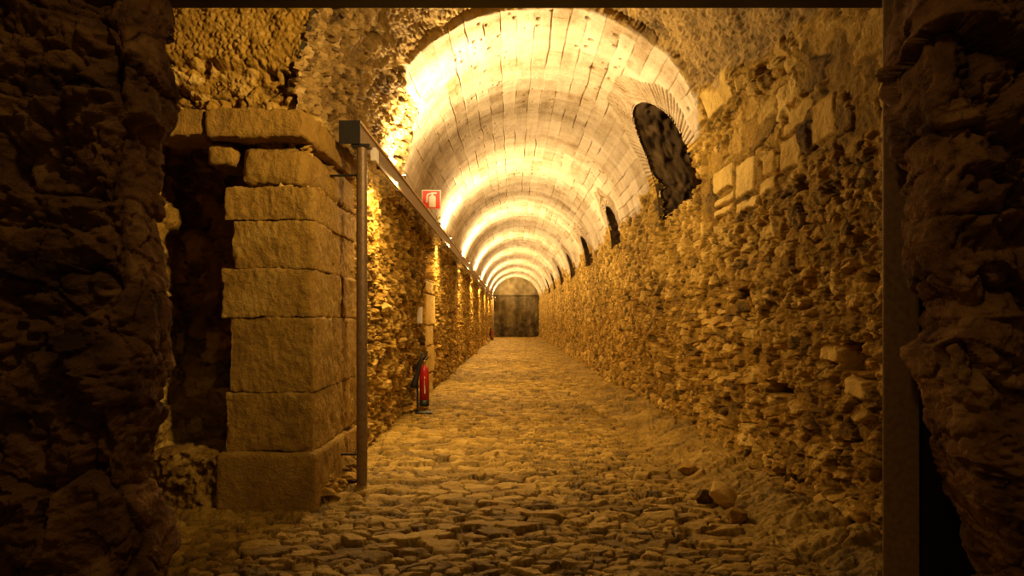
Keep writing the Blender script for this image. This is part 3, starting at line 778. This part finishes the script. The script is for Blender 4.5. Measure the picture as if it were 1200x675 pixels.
for k in range(1, 8):
    y = 8.9 + 6.65 * k
    parts_copy(up, (-1.385, y, RZ1 - 0.01), '%s uplight on the rail, counted from the near post' % ORD[k], 'uplights along the rail')
    y = 7.85 + 6.5 * k
    parts_copy(bt, (-1.40, y, RZ1 - 0.031), '%s tube light under the rail, counted from the near post' % ORD[k], 'tube lights under the rail')

# ---- fire extinguisher signs
def sign(loc, label, rz=0.0):
    s = empty('fire_extinguisher_sign', loc, label, 'sign', 'fire extinguisher signs')
    s.rotation_euler = (0, 0, rz)
    W, H = 0.146, 0.150
    bm = bmesh.new(); add_box(bm, -W, W, 0, 0.012, -H, H); bm_obj('border', bm, M['white'], s, bevel=0.002)['label'] = 'white rim and back'
    bm = bmesh.new(); add_box(bm, -W + 0.012, W - 0.012, -0.003, -0.0005, -H + 0.012, H - 0.012); bm_obj('panel', bm, M['signred'], s)
    # pictogram: bottle, valve, lever and hose
    bm = bmesh.new()
    def poly(pts):
        f = bm.faces.new([bm.verts.new((x, -0.0065, z)) for x, z in pts])
        r = bmesh.ops.extrude_face_region(bm, geom=[f])
        for v in r['geom']:
            if isinstance(v, bmesh.types.BMVert): v.co.y += 0.003
    body = [(-0.035, -0.118), (0.068, -0.118), (0.068, 0.030)]
    body += [(0.0165 + 0.0515 * math.cos(a), 0.030 + 0.042 * math.sin(a)) for a in np.linspace(0.25, PI - 0.25, 9)]
    body += [(-0.035, 0.030)]
    poly(body)
    poly([(0.002, 0.066), (0.030, 0.066), (0.030, 0.092), (0.002, 0.092)])
    poly([(-0.018, 0.092), (0.080, 0.092), (0.088, 0.112), (0.000, 0.112)])
    outer = [(0.002, 0.108)] + [(-0.030 + 0.048 * math.cos(a), 0.050 + 0.050 * math.sin(a)) for a in np.linspace(1.9, PI, 6)] + [(-0.088, -0.045), (-0.052, -0.045)]
    inner = [(-0.050, 0.045)] + [(-0.022 + 0.026 * math.cos(a), 0.055 + 0.028 * math.sin(a)) for a in np.linspace(PI, 1.8, 5)] + [(0.002, 0.088)]
    poly(outer + inner)
    bm_obj('pictogram', bm, M['white'], s)['label'] = 'white extinguisher symbol'
    bm = bmesh.new(); add_box(bm, -0.13, -0.09, 0.012, 0.03, -0.148, 0.05); bm_obj('bracket', bm, M['blacksteel'], s)
    return s
X_, _, Z_ = at(505.5, 237, 10.64)
sign((X_, 10.64, 3.325), 'red and white fire extinguisher sign standing on the rail near the first uplight', 0.06)
sign((-1.42, 46.0, 3.40), 'tiny far red fire extinguisher sign above the end of the left wall', 0.0)

# ---- fire extinguishers on their stands
def extinguisher(x, y, label, label2):
    st = empty('extinguisher_stand', (x, y, 0.0), label2, 'stand', 'extinguisher stands')
    bm = bmesh.new(); add_box(bm, -0.13, 0.13, -0.10, 0.10, 0.0, 0.018); bm_obj('base_plate', bm, M['blacksteel'], st, bevel=0.004)
    bm = bmesh.new(); add_tube(bm, (-0.105, 0.02, 0.015), (-0.105, 0.02, 0.74), 0.014, n=14); bm_obj('pole', bm, M['blacksteel'], st)
    bm = bmesh.new(); add_box(bm, -0.112, -0.072, 0.0, 0.04, 0.60, 0.63); bm_obj('hook', bm, M['blacksteel'], st)
    bm = bmesh.new(); add_box(bm, -0.112, -0.072, 0.0, 0.04, 0.13, 0.155); bm_obj('hook', bm, M['blacksteel'], st)
    e = empty('fire_extinguisher', (x + 0.005, y, 0.11), label, 'fire extinguisher', 'fire extinguishers')
    R_ = 0.075
    bm = bmesh.new()
    add_lathe(bm, [(R_, 0.095), (R_, 0.50), (0.072, 0.545), (0.060, 0.585), (0.042, 0.612), (0.026, 0.625), (0.024, 0.655)], 32)
    bm_obj('cylinder', bm, M['red'], e, smooth=True)
    bm = bmesh.new(); add_lathe(bm, [(0.070, 0.0), (0.077, 0.008), (0.077, 0.10)], 32); bm_obj('base_ring', bm, M['black'], e, smooth=True)
    bm = bmesh.new(); add_lathe(bm, [(0.027, 0.655), (0.027, 0.700), (0.018, 0.715)], 20); add_tube(bm, (0, 0, 0.685), (-0.055, -0.02, 0.70), 0.016, n=12)
    bm_obj('valve', bm, M['chrome'], e)
    bm = bmesh.new(); add_path(bm, [(-0.03, 0.0, 0.715), (0.02, -0.01, 0.77), (0.055, -0.02, 0.85)], [0.016, 0.015, 0.011]); add_path(bm, [(-0.02, 0, 0.70), (0.045, -0.012, 0.735), (0.075, -0.02, 0.77)], 0.010)
    bm_obj('handle', bm, M['black'], e, smooth=True)
    bm = bmesh.new(); add_path(bm, [(-0.05, -0.02, 0.70), (-0.085, -0.03, 0.70), (-0.105, -0.035, 0.65), (-0.118, -0.035, 0.58)], 0.017, 12); bm_obj('hose', bm, M['black'], e, smooth=True)
    bm = bmesh.new(); add_path(bm, [(-0.022, -0.05, 0.83), (-0.045, -0.05, 0.72), (-0.075, -0.05, 0.60), (-0.105, -0.05, 0.50), (-0.145, -0.05, 0.36), (-0.162, -0.05, 0.29)], [0.020, 0.028, 0.030, 0.036, 0.052, 0.062], 18)
    bm_obj('discharge_horn', bm, M['black'], e, smooth=True)
    # label: a printed band down the front
    bm = bmesh.new()
    A = [-PI / 2 - 0.05 + 0.6 * k / 8 for k in range(9)]
    lo = [bm.verts.new((0.0762 * math.cos(a), 0.0762 * math.sin(a), 0.22)) for a in A]
    hi = [bm.verts.new((0.0762 * math.cos(a), 0.0762 * math.sin(a), 0.47)) for a in A]
    rr = random.Random(3)
    for k in (2, 3, 4):                                     # three columns of worn print
        z = 0.20
        while z < 0.46:
            dz = rr.uniform(0.012, 0.03)
            if rr.random() < 0.75:
                vs_ = [bm.verts.new((0.0764 * math.cos(a), 0.0764 * math.sin(a), zz)) for a, zz in ((A[k], z), (A[k] + 0.055, z), (A[k] + 0.055, z + dz), (A[k], z + dz))]
                bm.faces.new(vs_)
            z += dz + 0.006
    for v in lo + hi: bm.verts.remove(v)
    bm_obj('label_print', bm, M['white'], e)['label'] = 'pale worn print on the front'
    return e
extinguisher(-1.37, 10.64, 'red fire extinguisher with black horn on a stand by the left wall', 'black floor stand holding the near fire extinguisher')
extinguisher(-1.36, 46.0, 'tiny far red fire extinguisher at the end of the left wall', 'black floor stand holding the far fire extinguisher')

# ---- small plaque on the left wall
x0, x1 = XL + 0.03, XL + 0.085
pl = empty('wall_plaque', (XL + 0.03, 11.8, 1.53), 'narrow upright pale plaque fixed to the left rubble wall', 'plaque')
bm = bmesh.new(); add_box(bm, -0.02, 0.05, -0.12, 0.12, -0.14, 0.14); bm_obj('plate', bm, M['white'], pl, bevel=0.005)
bm = bmesh.new(); add_box(bm, -0.10, -0.02, -0.10, 0.10, -0.09, 0.09); bm_obj('mount', bm, M['blacksteel'], pl, bevel=0.003)

# ---- loose stones on the right of the floor
def loose_stone(px, py, sx, sy, sz, seed, label, tone, rot=0.0, mat='rubble', tilt=0.0):
    Y = CAM_H * F / (py - 375.0) * 0.985
    X = (px - 600) * Y / F
    bm = bmesh.new(); bmesh.ops.create_icosphere(bm, subdivisions=5, radius=1.0)
    co = np.array([v.co[:] for v in bm.verts])
    r2 = np.random.RandomState(seed)
    nrm = r2.normal(size=(13, 3)); nrm /= np.linalg.norm(nrm, axis=1, keepdims=True); dd = r2.uniform(0.62, 0.9, 13)
    for nn, d in zip(nrm, dd):                          # cleave flat faces
        p = co @ nn; over = np.maximum(p - d, 0); co = co - over[:, None] * nn * 0.92
    co += 0.07 * fbm3(co[:, 0] * 3 + seed, co[:, 1] * 3, co[:, 2] * 3, seed, 5)[:, None] * co
    co = co * np.array([sx, sy, sz]) / 0.8
    cz, sn = math.cos(tilt), math.sin(tilt); co = np.stack([co[:, 0] * cz - co[:, 2] * sn, co[:, 1], co[:, 0] * sn + co[:, 2] * cz], 1)
    cz, sn = math.cos(rot), math.sin(rot); co = np.stack([co[:, 0] * cz - co[:, 1] * sn, co[:, 0] * sn + co[:, 1] * cz, co[:, 2]], 1)
    co[:, 2] -= co[:, 2].min()
    for v, c in zip(bm.verts, co): v.co = c
    me = bpy.data.meshes.new('loose_stone'); bm.to_mesh(me); bm.free()
    me.polygons.foreach_set('use_smooth', np.ones(len(me.polygons), bool))
    set_tone(me, tone + 0.15 * fbm3(co[:, 0] * 12, co[:, 1] * 12, co[:, 2] * 12, seed + 2, 3))
    o = link('loose_stone', me, M[mat])
    # rest on the floor's own height
    k = np.argmin((P_floor[..., 0] - X) ** 2 + (P_floor[..., 1] - Y) ** 2)
    o.location = (X, Y, P_floor.reshape(-1, 3)[k, 2] - 0.02)
    return tag(o, label, 'stone', 'loose stones along the right wall')
P_floor = np.array([v for v in np.empty((0, 3))])
fm = bpy.data.objects['floor'].data
_c = np.empty(len(fm.vertices) * 3, np.float32); fm.vertices.foreach_get('co', _c); P_floor = _c.reshape(-1, 3)
loose_stone(806, 554, 0.085, 0.06, 0.05, 1, 'small angular loose stone lying farthest back on the right of the floor', 0.6, 0.4)
loose_stone(826, 587, 0.055, 0.06, 0.065, 2, 'dark brown squarish loose stone leaning beside the pale one', 0.12, 0.2, tilt=0.5)
loose_stone(846, 592, 0.10, 0.08, 0.075, 3, 'pale rounded loose stone on the right of the cobbled floor', 0.95, -0.5, tilt=-0.5)
loose_stone(862, 609, 0.085, 0.06, 0.05, 4, 'low brown loose stone just in front of the pale stone', 0.45, 0.8)
#loose_stone(935, 640, 0.12, 0.09, 0.06, 5, 'broad dark loose stone nearest the steel gate frame', 0.25, 0.1)
